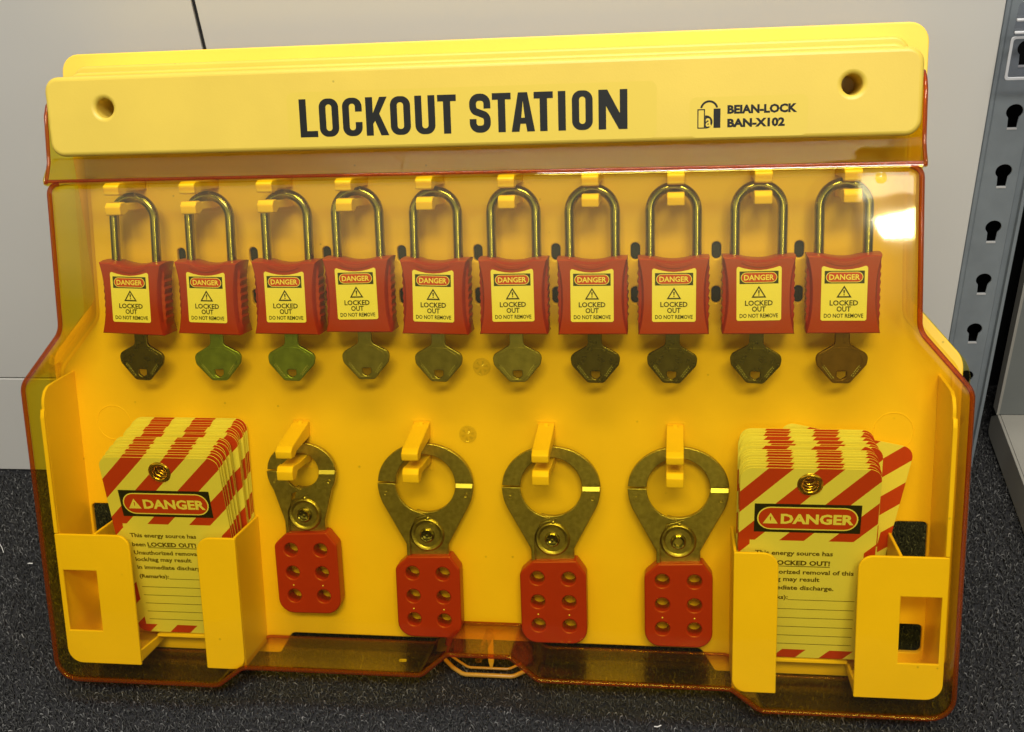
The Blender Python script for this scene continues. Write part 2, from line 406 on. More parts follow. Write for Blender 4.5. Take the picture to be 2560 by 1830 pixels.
# ---- back panel
half = [(259.6, 165.8), (259.6, 112), (256, 60), (254, 12), (288.2, -26), (288.2, -232.7), (146, -232.7), (137, -217.5)]
outl = [(x, z) for x, z in half] + [(-x, z) for x, z in reversed(half)]
rad = [11, 4, 30, 14, 16, 16, 3, 5]; rad = rad + rad[::-1]
loops = [fillet(outl, rad, 6)]
for i in range(9):
    x = (i - 4) * 48.0
    loops.append(rrect(x - 2.8, 34.4, x + 2.8, 44.6, 2.7, 5)); loops.append(rrect(x - 2.8, 7.8, x + 2.8, 18.0, 2.7, 5))
for s in (-1, 1):
    for z0, z1 in ((-158, -128), (-214.5, -195.5)):
        a, b = sorted((s * 252.2, s * 272.8)); loops.append(rrect(a, z0, b, z1, 3.2, 4))
back = ob("back_panel", plate("back_panel", loops, 0, 4.0, M_PANEL, .8), ST)
ob("slot_shade_strip", plate("slot_shade_strip", [rrect(-205, 1, 205, 51, 3)], 4.6, 6.0, M_VOID, .3), back)  # black strip added behind the slots in place of shade
# moulded rings on the panel and two clear bumpers
for s in (-1, 1):
    ob("moulded_ring", build("moulded_ring", [lathe_raw([(12.2, .1), (11.9, -.2), (11.5, -.2), (11.2, .1)], s * 250, -71, 36)], M_PANEL), back)
def bumper(x, z):
    p = [lathe_raw([(5.6, -.05), (5.4, -.7), (4.9, -1.0), (4.4, -.6), (2.2, -.7), (1.0, -1.3), (0.05, -1.4)], x, z, 24)]
    for k in range(6):
        a = k * math.pi / 3
        p.append(([(x + math.cos(a + .25) * 1.2, -1.2, z + math.sin(a + .25) * 1.2), (x + math.cos(a) * 4.2, -1.5, z + math.sin(a) * 4.2), (x + math.cos(a + .5) * 4.2, -.6, z + math.sin(a + .5) * 4.2)], [(0, 1, 2)], 0))
    ob("clear_bumper", build("clear_bumper", p, M_CLEAR, True, 20), back)
bumper(0, -32); bumper(-10.4, -76)
# ---- header bar
hp = rrect(-249.7, 104.3, 249.7, 150.5, 8.5, 6)
def header_mesh():
    # rounded block with two round screw holes: front plate + body behind
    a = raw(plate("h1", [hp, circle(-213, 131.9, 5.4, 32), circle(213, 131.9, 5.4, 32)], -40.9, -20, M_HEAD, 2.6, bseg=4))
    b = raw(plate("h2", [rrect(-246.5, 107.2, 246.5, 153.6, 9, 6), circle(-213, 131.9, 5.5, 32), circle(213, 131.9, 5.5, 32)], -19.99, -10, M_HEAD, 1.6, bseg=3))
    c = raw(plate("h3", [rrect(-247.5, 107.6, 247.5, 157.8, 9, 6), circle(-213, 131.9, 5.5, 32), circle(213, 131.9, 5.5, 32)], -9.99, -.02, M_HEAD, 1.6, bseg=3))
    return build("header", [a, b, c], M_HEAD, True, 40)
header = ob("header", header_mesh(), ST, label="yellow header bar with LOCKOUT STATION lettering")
for s in (-1, 1):
    ob("screw_recess", build("screw_recess", [lathe_raw([(5.38, -39.0), (5.1, -30), (5.0, -10.5), (.05, -10.2)], s * 213, 131.9, 28)], M_HEAD), header)
# stickers
YF = -40.9
ob("sticker", build("sticker", [ink([rrect(-101, 106.5, 109.5, 137.2, 4)], YF - .05)], M_STICK, False), header)
ob("sticker", build("sticker", [ink([rrect(127.4, 106.0, 190.3, 127.6, 3.5)], YF - .05)], M_STICK, False), header)
Z0, Z1 = 111.9, 133.3; HH = Z1 - Z0
_ly = [YF - .10]
def nxt(): _ly[0] -= .006; return _ly[0]
def poly(pts): return ink([pts], nxt())
def rr_param(cx, cz, w, h, r, n=12):
    """rounded rect sampled with a fixed number of points (4 corners x n+1), starting at right-bottom corner"""
    P = []
    for (sx, sz, a0) in ((1, -1, -90), (1, 1, 0), (-1, 1, 90), (-1, -1, 180)):
        P += arc(cx + sx * (w / 2 - r), cz + sz * (h / 2 - r), r, a0, a0 + 90, n)
    return P
def ringstrip(cx, w, gap=None, ts=4.0, tt=3.3, ro=5.0, ri=1.7, lo=False):
    cz = (Z0 + Z1) / 2; o = rr_param(cx, cz, w, HH, ro); i = rr_param(cx, cz, w - 2 * ts, HH - 2 * tt, min(ri, (w - 2 * ts) / 2 - .01))
    y = nxt(); n = len(o); V = [(p[0], y, p[1]) for p in o] + [(p[0], y, p[1]) for p in i]; F = []
    for k in range(n):
        k2 = (k + 1) % n
        if gap and k == 12: continue            # right side between the corners
        if lo and (12 <= k <= 38): continue      # keep only the bottom part
        F.append((k, k2, n + k2, n + k))
    return V, F, 0
def LET(ch, a, b):
    w = b - a; cx = (a + b) / 2; R = []; t = 4.15
    if ch == 'L': R = [poly([(a, Z0), (b, Z0), (b, Z0 + 3.5), (a + t, Z0 + 3.5), (a + t, Z1), (a, Z1)])]
    if ch == 'I': R = [poly([(a, Z0), (b, Z0), (b, Z1), (a, Z1)])]
    if ch == 'T': R = [poly([(a, Z1), (a, Z1 - 3.6), (cx - t / 2, Z1 - 3.6), (cx - t / 2, Z0), (cx + t / 2, Z0), (cx + t / 2, Z1 - 3.6), (b, Z1 - 3.6), (b, Z1)])]
    if ch == 'N': R = [poly([(a, Z0), (a, Z1), (a + 4.9, Z1), (b - t, Z0 + 8.6), (b - t, Z1), (b, Z1), (b, Z0), (b - 4.7, Z0), (a + t, Z1 - 8.8), (a + t, Z0)])]
    if ch == 'K': R = [poly([(a, Z0), (a, Z1), (a + t, Z1), (a + t, Z0 + 12.6), (b - 4.9, Z1), (b - .5, Z1), (a + 7.9, Z0 + 12.1), (b, Z0), (b - 4.6, Z0), (a + 5.3, Z0 + 8.2), (a + t, Z0 + 6.6), (a + t, Z0)])]
    if ch == 'A': R = [ink([[(a, Z0), (cx - 2.6, Z1), (cx + 2.6, Z1), (b, Z0), (b - 4.4, Z0), (b - 5.1, Z0 + 4.3), (a + 5.1, Z0 + 4.3), (a + 4.4, Z0)], [(a + 5.6, Z0 + 7.6), (b - 5.6, Z0 + 7.6), (cx, Z1 - 4.6)]], nxt())]
    if ch == 'O': R = [ringstrip(cx, w)]
    if ch == 'C':
        R = [ringstrip(cx, w, gap=True), poly([(b - 4.0, Z1 - 5.0), (b, Z1 - 5.0), (b, Z1 - 7.8), (b - 4.0, Z1 - 7.8)]), poly([(b - 4.0, Z0 + 5.0), (b, Z0 + 5.0), (b, Z0 + 7.8), (b - 4.0, Z0 + 7.8)])]
    if ch == 'U':
        R = [ringstrip(cx, w, lo=True), poly([(a, Z0 + 5), (a, Z1), (a + 4, Z1), (a + 4, Z0 + 5)]), poly([(b - 4, Z0 + 5), (b - 4, Z1), (b, Z1), (b, Z0 + 5)])]
    if ch == 'S':
        t = 3.9; h = t / 2; r = w / 2 - h
        P = [(b - h, Z1 - 8.2), (b - h, Z1 - h - 3.4)] + arc(b - h - 3.4, Z1 - h - 3.4, 3.4, 0, 90, 6)[1:] + arc(a + h + 3.4, Z1 - h - 3.4, 3.4, 90, 180, 6) + \
            [(a + h, Z1 - 6.6)] + arc(a + h + 4.2, Z1 - 6.6, 4.2, 180, 226, 4)[1:] + arc(b - h - 4.2, Z0 + 6.6, 4.2, 46, 0, 4) + \
            [(b - h, Z0 + h + 3.4)] + arc(b - h - 3.4, Z0 + h + 3.4, 3.4, 0, -90, 6)[1:] + arc(a + h + 3.4, Z0 + h + 3.4, 3.4, 270, 180, 6) + [(a + h, Z0 + 7.6)]
        Q = [Vector(p) for p in P]; Lp, Rp = [], []
        for i, p in enumerate(Q):
            d = (Q[min(i + 1, len(Q) - 1)] - Q[max(i - 1, 0)]).normalized(); nn = Vector((-d.y, d.x)) * h
            Lp.append(p + nn); Rp.append(p - nn)
        y = nxt(); n = len(Q)
        R = [([(p.x, y, p.y) for p in Lp + Rp], [(i, i + 1, n + i + 1, n + i) for i in range(n - 1)], 0)]
    return R
for ch, a, b in [('L', -93.9, -83.4), ('O', -82.2, -70.7), ('C', -68.4, -56.9), ('K', -54.7, -41.5), ('O', -40.4, -28.7), ('U', -26.1, -14.5), ('T', -13.0, -2.3), ('S', 5.2, 17.2), ('T', 18.2, 28.8), ('A', 28.9, 42.1), ('T', 41.7, 52.4), ('I', 55.2, 59.4), ('O', 62.9, 74.4), ('N', 77.6, 93.5)]:
    ob("letter", build("letter_" + ch, LET(ch, a, b), M_INKS, False), header)
# maker's mark and two lines of text
y = YF - .12
logo = [ink([[(131.5, 110.9), (131.5, 121.3), (135.6, 121.3), (135.6, 110.9)], [(132.1, 111.5), (135.0, 111.5), (135.0, 120.7), (132.1, 120.7)]], y),
        ink([[(140.2, 111.1), (140.2, 121.4), (143.9, 121.4), (143.9, 111.1)]], y),
        ink([arc(137.8, 121.0, 4.9, 12, 168, 12) + arc(137.8, 121.0, 3.8, 168, 12, 12)], y),
        ink([arc(136.2, 114.4, 3.5, -90, 90, 14) + [(135.65, 117.9), (135.65, 110.9)]], y)]
ob("maker_mark", build("maker_mark", logo, M_INKS, False), header)
ob("mark_letter", build("mark_letter", [text("a", 136.0, 111.8, 2.9, 4.6, y - .03, 0, .02)], M_STICK, False), header)
ob("lettering", build("lettering", [text("BEIAN-LOCK", 147.6, 118.3, 37.0, 4.8, y, 0, .05), text("BAN-X102", 147.6, 111.1, 30.6, 4.8, y, 0, .05)], M_INKS, False), header)

# ---- prong hooks for padlocks and hasps
def prong(profile, hw, name):
    return plate(name, [fillet(profile, [0.01] + [1.0] * (len(profile) - 2) + [.01], 3)], -hw, hw, M_YEL, .7, axis='X')
up1 = [(0, 81.9), (-27, 81.9), (-32, 80.3), (-37.2, 81.0), (-37.6, 86.2), (-34, 88.0), (0, 88.0)]
lo1 = [(0, 69.8), (-27, 70.6), (-32, 68.3), (-37.4, 68.9), (-37.8, 73.6), (-35.5, 76.2), (-30.5, 76.4), (-28, 75.3), (0, 75.3)]
me_u = prong(up1, 4.9, "hook_upper"); me_l = prong(lo1, 4.9, "hook_lower")
me_m = plate("hook_mount", [rrect(-6.4, 66.5, 6.4, 90.5, .8, 2), rrect(-5.2, 67.6, 5.2, 89.4, .8, 2)], -.35, 0.02, M_PANEL, .1)
for i in range(10):
    x = (i - 4.5) * 48
    h = bpy.data.objects.new("padlock_hook", None); link(h, ST); h.location = (x * .001, 0, 0)
    h.empty_display_size = .01
    ob("upper_prong", me_u, h); ob("lower_prong", me_l, h); ob("mount_frame", me_m, h)
up2 = [(0, -78.6), (-27, -80.8), (-31, -83.4), (-37.0, -82.9), (-37.6, -78.2), (-34, -75.6), (0, -68.2)]
lo2 = [(0, -95.2), (-27, -93.4), (-32, -97.6), (-37.4, -97.0), (-37.8, -91.2), (-35.5, -88.2), (-31, -88.0), (-28.5, -88.9), (0, -88.9)]
me_u2 = prong(up2, 5.2, "hasp_hook_upper"); me_l2 = prong(lo2, 5.2, "hasp_hook_lower")
me_r2 = plate("hook_rib", [[(-.5, -76.0), (-14, -79.4), (-14, -73.2), (-1, -67.6)]], -1.4, 1.4, M_YEL, .4, axis='X')
me_m2 = plate("hasp_hook_mount", [rrect(-6.6, -100.5, 6.6, -66.5, .8, 2), rrect(-5.6, -99.4, 5.6, -67.6, .8, 2)], -.35, .02, M_PANEL, .1)
for i in range(4):
    h = bpy.data.objects.new("hasp_hook", None); link(h, ST); h.location = ((-.120 + .08 * i), 0, 0); h.empty_display_size = .01
    ob("upper_prong", me_u2, h); ob("lower_prong", me_l2, h); ob("rib", me_r2, h); ob("mount_frame", me_m2, h)

# ---- tag holders
def yzplate(x0, x1, pts, r, bev=.5): return raw(plate("w", [fillet(pts, r, 4)], x0, x1, M_YEL, bev, axis='X'))
def holder_parts():
    P = {}
    # outer wall and floor in one bent strip (upper front corner cut round)
    path = [(276.0, -36), (276.0, -40), (276.0, -46), (276.0, -54), (276.0, -120), (276.0, -214)] + arc(267.3, -214.7, 8.7, 0, -90, 6)[1:] + [(251, -223.4), (228, -223.4)]
    ys = [-.1, -10, -24, -32, -36, -38.6, -39.5]
    drop = [0, -.6, -1.6, -2.6, -5.0, -9.0, -13]
    th = 1.9; V = []; F = []; n = len(path); m_ = len(ys)
    Q = [Vector(p) for p in path]
    for side in (0, 1):
        for j, yy in enumerate(ys):
            for i, p in enumerate(Q):
                d = (Q[min(i + 1, n - 1)] - Q[max(i - 1, 0)]).normalized(); nn = Vector((d.y, -d.x)) * (th if side else 0)
                z = p.y
                if i < 5: z = min(p.y, -36 + drop[j] - i * .3) if i < 4 else p.y
                V.append((p.x + nn.x, yy, z + nn.y))
    def id_(s, j, i): return s * n * m_ + j * n + i
    for j in range(m_ - 1):
        for i in range(n - 1):
            F.append((id_(0, j, i), id_(0, j, i + 1), id_(0, j + 1, i + 1), id_(0, j + 1, i)))
            F.append((id_(1, j, i), id_(1, j + 1, i), id_(1, j + 1, i + 1), id_(1, j, i + 1)))
    for i in range(n - 1):
        F.append((id_(0, m_ - 1, i), id_(0, m_ - 1, i + 1), id_(1, m_ - 1, i + 1), id_(1, m_ - 1, i)))
        F.append((id_(0, 0, i), id_(1, 0, i), id_(1, 0, i + 1), id_(0, 0, i + 1)))
    for j in range(m_ - 1):
        F.append((id_(0, j, 0), id_(0, j + 1, 0), id_(1, j + 1, 0), id_(1, j, 0)))
        F.append((id_(0, j, n - 1), id_(1, j, n - 1), id_(1, j + 1, n - 1), id_(0, j + 1, n - 1)))
    P["outer_wall"] = [(V, F, 0)]
    P["wide_flange"] = [raw(plate("f", [fillet([(226, -224.4), (276.9, -224.4), (276.9, -134.5), (226, -134.5)], [.8, 10, .8, 8.5], 6),
                            [(250.6, -201.3), (250.6, -159.2), (273.6, -159.2), (273.6, -201.3)]], -41.6, -39.55, M_YEL, .55))]
    P["front_rim"] = [yzplate(274.2, 276.85, [(-39.6, -134.0), (-41.5, -134.0), (-41.5, -57), (-39.6, -50)], .3, .4)]
    P["narrow_flange"] = [raw(plate("f", [fillet([(154.6, -224.4), (180.6, -224.4), (180.6, -134.5), (154.6, -134.5)], [8, .8, 9, .8], 6)], -41.6, -39.55, M_YEL, .55))]
    P["side_wall"] = [yzplate(154.6, 156.4, [(-39.5, -223.8), (-.05, -223.8), (-.05, -134.2), (-39.5, -134.2)], .3)]
    P["divider"] = [yzplate(249.0, 250.9, [(-39.5, -222.4), (-.05, -222.4), (-.05, -134.2), (-39.5, -134.2)], .3)]
    P["bottom_wall"] = [yzplate(226.0, 227.8, [(-39.5, -222.6), (-.1, -222.6), (-.1, -218), (-39.5, -214.5)], .2)]
    P["ledge"] = [raw(build("l", [box_raw(159.4, 225.6, -17, -.1, -215.6, -214.0)], M_YEL, False))]
    return P
HP = holder_parts()
for s in (1, -1):
    h = bpy.data.objects.new("tag_holder", None); link(h, ST); h.empty_display_size = .02
    h["label"] = "open-fronted tag holder at the %s end" % ("right" if s > 0 else "left")
    for nm, pr in HP.items():
        ob(nm, build(nm, [r if s > 0 else mirror(r) for r in pr], M_YEL, True, 40), h)

# ---- amber cover
def cover_outline():
    h = [(0, -206), (19.5, -206), (36.5, -220.8), (153.5, -220.8), (171, -234.3), (283.4, -234.3), (283.4, -34), (253.6, 0), (250.6, 90)]
    rr = [0, 5, 9, 9, 10, 15, 14, 14, 7.5]
    pts = h + [(-x, z) for x, z in reversed(h) if x != 0]
    rd = rr + rr[:0:-1]
    return pts, rd
def offset_poly(P, d):
    """inward offset of a closed CCW polyline"""
    n = len(P); out = []
    for i in range(n):
        a = Vector(P[i - 1]); b = Vector(P[i]); c = Vector(P[(i + 1) % n])
        e1 = (b - a); e2 = (c - b)
        if e1.length < 1e-6 or e2.length < 1e-6: e = (c - a)
        n1 = Vector((-e1.y, e1.x)).normalized() if e1.length > 1e-6 else Vector((-e2.y, e2.x)).normalized()
        n2 = Vector((-e2.y, e2.x)).normalized() if e2.length > 1e-6 else n1
        q = (n1 + n2); q = q.normalized() if q.length > 1e-6 else n1
        out.append(tuple(b + q * (d / max(.5, q.dot(n1)))))
    return out
def cover_mesh():
    pts, rd = cover_outline(); pts = pts[1:]; rd = rd[1:]
    P = fillet(pts, rd, 6)
    def front_y(z): return -50.0
    levels = [(-9.5, 2.3), (0.0, 2.3), (0.0, -.001), (-.6, -1), (0, -45.0), (1.0, -48.2), (2.9, -49.7), (5.2, -50.0)]
    levels = [(-9.0, 1.8), (-9.0, .2), (-.8, -.1), (0, -1.2), (0.0, -24), (0, -45.4), (.5, -47.6), (1.7, -49.2), (3.6, -49.9), (6.0, -50.0)]
    TH = 1.8
    V, F = [], []; n = len(P)
    def ring(d, yy):
        out = []
        for (x, z), (px, pz) in zip(offset_poly(P, d), P):
            if pz > 89.0: z = min(z, 90.6)
            out.append((x, yy, z))
        return out
    outer = [ring(d, y_) for d, y_ in levels]
    inner = [ring(d + TH if k > 2 else d + (TH if k == 3 else 0), y_ + TH if y_ < -24.5 else min(y_ + TH, -.3)) for k, (d, y_) in enumerate(levels)][2:]
    inner = [ring(TH, -.1), ring(TH, -24), ring(TH, -44.4), ring(.5 + TH, -46.2), ring(1.4 + TH, -47.6), ring(2.6 + TH, -48.2)]
    for r in outer + inner: V += r
    def skin(k0, cnt, flip):
        for j in range(k0, k0 + cnt - 1):
            for i in range(n):
                i2 = (i + 1) % n
                if P[i][1] > 89.0 and P[i2][1] > 89.0 and abs(P[i][0] - P[i2][0]) > 50: continue
                q = (j * n + i, j * n + i2, (j + 1) * n + i2, (j + 1) * n + i)
                F.append(tuple(reversed(q)) if flip else q)
    no = len(outer); ni = len(inner)
    skin(0, no, False); skin(no, ni, True)
    # back edge joins the two skins
    for i in range(n):
        i2 = (i + 1) % n
        if P[i][1] > 89.0 and P[i2][1] > 89.0 and abs(P[i][0] - P[i2][0]) > 50: continue
        F.append((i2, i, no * n + i, no * n + i2))
    F.append(tuple((no - 1) * n + i for i in range(n)))
    F.append(tuple(reversed([(no + ni - 1) * n + i for i in range(n)])))
    return V, F, 0
cov = mesh_mm("cover_shell", *cover_mesh()[:2], M_AMB, True); auto(cov, 50)
for _p in cov.polygons:
    if len(_p.vertices) > 4: _p.use_smooth = False      # the flat front face
cover = ob("cover", cov, ST, label="hinged amber see-through cover over the whole board")
# tubes added along the cover's edges; deep orange stands in for light through plastic
def bead(yv, d, r, zmax=89.5, zmin=-400, name="cover_edge"):
    pts, rd = cover_outline(); P = fillet(pts[1:], rd[1:], 6); Q = offset_poly(P, d); n = len(Q)
    k0 = max(range(n), key=lambda i: abs(Q[i][0] - Q[(i + 1) % n][0]) if P[i][1] > 89 and P[(i + 1) % n][1] > 89 else -1)
    seq = [Q[(k0 + 1 + i) % n] for i in range(n)]
    seq = [q for q in seq if zmin < q[1] < zmax]
    return build(name, [tube_raw([(x, yv, z) for x, z in seq], r, 10)], M_BEAD, True, 70)
ob("cover_edge", bead(-47.6, 1.3, 1.45, 91), cover)
ob("ridge_edge", build("ridge_edge", [tube_raw([(-249.5, -49.3, 90.4), (249.5, -49.3, 90.4)], 1.0, 10)], M_BEAD, True, 70), cover)
ob("back_edge", bead(-2.0, .9, 1.0, -190), cover)
# sloping ledge from the face ridge back under the header, with rounded ridge
def ledge():
    prof = [(-49.95, 84.2), (-50.35, 88.4), (-50.1, 90.0), (-49.3, 91.2), (-47.5, 93.3), (-44.5, 97.0), (-39.2, 103.4)]
    xs = [-246.2, -200, -100, 0, 100, 200, 246.2]
    V, F = [], []
    for s in (0, 1):
        for j, (a, b) in enumerate(prof):
            for x in xs: V.append((x * (1.014 if j else 1), a + s * 1.6, b - s * .9))
    n = len(xs); m_ = len(prof); o_ = n * m_
    for j in range(1, m_ - 1):
        for i in range(n - 1):
            F.append((j * n + i, j * n + i + 1, (j + 1) * n + i + 1, (j + 1) * n + i)); F.append((o_ + j * n + i, o_ + (j + 1) * n + i, o_ + (j + 1) * n + i + 1, o_ + j * n + i + 1))
    j = m_ - 1
    for i in range(n - 1): F.append((j * n + i, j * n + i + 1, o_ + j * n + i + 1, o_ + j * n + i)); F.append((n + i, o_ + n + i, o_ + n + i + 1, n + i + 1))
    return V, F, 0
lg = build("cover_ledge", [ledge()], M_AMB, True, 60); ob("cover_ledge", lg, cover)
for s in (-1, 1):   # ears beside the header
    pts = [(-1.5, 88), (-49.0, 88), (-49.6, 91.5), (-42, 101), (-40.5, 128), (-33, 139), (-1.5, 139)]
    a, b = sorted((s * 249.9, s * 252.0))
    ob("cover_ear", plate("cover_ear", [fillet(pts, [.5, 1, 2, 3, 9, 6, 1], 5)], a, b, M_AMB, .9, axis='X'), cover)
    ob("ear_edge", build("ear_edge", [tube_raw([(s * 251, -47.6, 89), (s * 251, -44.5, 95), (s * 251, -41.8, 101), (s * 251, -40.4, 115), (s * 251, -39.4, 128), (s * 251, -36.5, 134), (s * 251, -32, 137.6), (s * 251, -24, 138.4)], 1.15, 10)], M_BEAD, True, 70), cover)
# faceted amber bump of the latch, standing on the notch of the lower lip
bp = [(-38.5, -220.6), (-20.4, -204.9), (20.4, -204.9), (38.5, -220.6)]
bo = [(x, z) for x, z in bp] + [(37.0, -222.0), (19.8, -207.0), (-19.8, -207.0), (-37.0, -222.0)]
ob("latch_bump", build("latch_bump", [raw(plate("b", [fillet(bo, [.6, 3, 3, .6, .6, 1.5, 1.5, .6], 4)], -46.0, -.6, M_LATCH, .4))], M_LATCH, True, 40), cover)
ob("latch_rim", build("latch_rim", [tube_raw([(x, -.8, z) for x, z in [(-38.5, -220.6), (-21, -205.4), (-19.6, -204.9), (19.6, -204.9), (21, -205.4), (38.5, -220.6)]], .9, 8)], M_BEAD, True, 70), cover)
# latch rib and lower loop
for k_, (dx, dyy, dzz, rr_) in enumerate(((0, 0, 3.2, 1.5), (-3.0, 2.5, 7.0, .9))):
    half_ = [(30.5 + dx, -4.0, -234 + dzz), (24 + dx, -10.5 + dyy, -236 + dzz), (17.5 + dx, -14.6 + dyy, -237.6 + dzz), (15 + dx, -15.2 + dyy, -237.9 + dzz)]
    loopm = [(-x, y_, z) for x, y_, z in half_] + list(reversed(half_[1:]))
    ob("latch_loop", build("latch_loop", [tube_raw(loopm, rr_, 8)], M_LOOP, True, 60), cover)
ob("latch_rib", plate("latch_rib", [fillet([(-3, -214), (-48, -209), (-49, -206.8), (-3, -206.8)], .4, 2)], -2.0, 2.0, M_AMB, .5, axis='X'), cover)
ob("latch_tongue", build("latch_tongue", [raw(plate("a", [fillet([(-.4, -237), (.6, -237), (2.0, -231), (1.9, -211), (0, -208), (-1.9, -211), (-1.8, -231)], .5, 2)], -3.6, -1.6, M_YEL, .4))], M_YEL), ST)
ob("cover_pimple", build("cover_pimple", [lathe_raw([(3.2, -49.9), (2.2, -50.5), (1.0, -51.0), (.05, -51.1)], 228.2, 82.8, 20)], M_AMB), cover)

# ================================================================== PADLOCKS
def lock_body():
    N1, N2, N3 = 8, 30, 20
    def outline(hw_end, hw_mid, rib, zb, zt, dip):
        P = []
        for i in range(N1): P.append((-1 + 2 * i / N1, 'b'))
        pts = []
        f = lambda t: hw_mid + (hw_end - hw_mid) * abs(t) ** 2.2
        for i in range(N1): pts.append((-f(-1) + 2 * f(-1) * i / N1, zb))
        for i in range(N2):
            t = -1 + 2 * i / N2; r = rib * math.sin(i * math.pi / 1.0 / 1.5 * 1.0) if abs(t) < .72 else 0
            pts.append((f(t) + r, (zb + zt) / 2 + t * (zt - zb) / 2))
        for i in range(N3):
            x = f(1) * (1 - 2 * i / N3); pts.append((x, zt - dip * max(0, 1 - (x / 12.5) ** 2) ** 1.0))
        for i in range(N2):
            t = 1 - 2 * i / N2; r = rib * math.sin(i * math.pi / 1.5) if abs(t) < .72 else 0
            pts.append((-f(t) - r, (zb + zt) / 2 + t * (zt - zb) / 2))
        return pts
    lv = [(-10.0, 19.8, 17.0, 0, -23.4, 19.8, 2.0), (-9.3, 20.4, 17.6, 0, -24.0, 20.5, 2.2), (-6.0, 20.5, 18.4, 0, -24.0, 20.9, 2.2), (-5.2, 20.5, 20.2, .35, -24.0, 21.1, 2.2),
          (0, 20.5, 20.8, .5, -24.0, 21.3, 2.0), (5.2, 20.5, 20.2, .35, -24.0, 21.1, 2.2), (6.0, 20.5, 18.4, 0, -24.0, 20.9, 2.2), (9.3, 20.4, 17.6, 0, -24.0, 20.5, 2.2), (10, 19.8, 17.0, 0, -23.4, 19.8, 2.0)]
    V, F = [], []
    for (yy, *a) in lv: V += [(x, yy, z) for x, z in outline(*a)]
    n = 2 * N2 + N1 + N3
    for j in range(len(lv) - 1):
        for i in range(n): F.append((j * n + i, (j + 1) * n + i, (j + 1) * n + (i + 1) % n, j * n + (i + 1) % n))
    F.append(tuple(range(n))); F.append(tuple(reversed([(len(lv) - 1) * n + i for i in range(n)])))
    return V, F, 0
body_me = build("padlock_body", [lock_body()], M_RED, True, 38)
arcp = [(x, z) for x, z in arc(0, 35.6, 20.9, -119, -61, 14)]
arcq = [(x, z) for x, z in arc(0, 35.6, 18.9, -61, -119, 14)]
band_me = build("crest_band", [raw(plate("c", [arcp + arcq], -10.35, -9.9, M_RED, .12))], M_RED)
def curved_text(body, cx, cz, r, a0, a1, h, yy):
    out = []; n = len(body)
    for i, ch in enumerate(body):
        a = math.radians(a0 + (a1 - a0) * (i + .5) / n)
        v, f, k = text(ch, -h * .42 if ch != 'I' else -h * .12, 0, h * .84 if ch != 'I' else h * .24, h if ch != '-' else h * .2, 0, 0, .02)
        if ch == '-': v = [(p[0], p[1], p[2] + h * .4) for p in v]
        t = a + math.pi / 2; c, s = math.cos(t), math.sin(t)
        out.append(([(cx + r * math.cos(a) + p[0] * c - p[2] * s, yy, cz + r * math.sin(a) + p[0] * s + p[2] * c) for p in v], f, k))
    return out
emb_me = build("embossed_lettering", curved_text("BEIAN-LOCK", 0, 35.6, 20.5, -117, -63, 1.5, -10.45), M_REDV, False)
shk = [(-13.4, 0, 17)] + [(-13.4, 0, 34), (-13.4, 0, 46.6)] + [(x, 0, z) for x, z in arc(0, 47.2, 13.4, 180, 0, 22)] + [(13.4, 0, 46.6), (13.4, 0, 34), (13.4, 0, 17)]
shackle_me = build("shackle", [tube_raw(shk, 2.9, 16)], M_STEEL, True, 60)
SW, SB = 12.6, -16.3      # sticker half width, bottom
st_out = [(-SW + .8, SB), (SW - .8, SB), (SW, SB + .8), (SW, 14.3)] + arc(SW - 1.4, 13.6, 1.4, 0, 80, 4) + [(8, 13.9), (4, 13.1), (0, 12.8), (-4, 13.1), (-8, 13.9)] + arc(-SW + 1.4, 13.6, 1.4, 100, 180, 4) + [(-SW, SB + .8)]
sticker_me = build("sticker", [raw(plate("s", [st_out], -10.22, -10.0, M_PAPER, .05))], M_PAPER)
yy = -10.3
def pill(x0, z0, x1, z1, n=8):
    r = (z1 - z0) / 2; return arc(x1 - r, z0 + r, r, -90, 90, n) + arc(x0 + r, z0 + r, r, 90, 270, n)
pr_ = [ink([[(-10.9, SB + 21.4), (10.9, SB + 21.4), (10.9, SB + 28.6), (-10.9, SB + 28.6)]], yy, 0),
       ink([pill(-10.2, SB + 22.0, 10.2, SB + 28.0)], yy - .04, 2), ink([pill(-9.8, SB + 22.35, 9.8, SB + 27.65)], yy - .08, 1),
       text("DANGER", -8.4, SB + 23.4, 16.8, 3.2, yy - .12, 2, .022),
       ink([[(-4.2, SB + 13.3), (4.2, SB + 13.3), (0, SB + 20.2)], [(-2.9, SB + 14.1), (2.9, SB + 14.1), (0, SB + 18.8)]], yy, 0),
       ink([[(-.5, SB + 17.6), (-.28, SB + 15.6), (.28, SB + 15.6), (.5, SB + 17.6)]], yy, 0), ink([circle(0, SB + 14.9, .4, 8)], yy, 0),
       text("LOCKED", -7.8, SB + 8.7, 15.6, 3.1, yy, 0, .024), text("OUT", -3.9, SB + 5.2, 7.8, 3.1, yy, 0, .024), text("DO NOT REMOVE", -10.8, SB + 1.7, 21.6, 2.4, yy, 0, .02)]
print_me = build("sticker_print", pr_, [M_INK, M_PRED, M_PAPER], False)
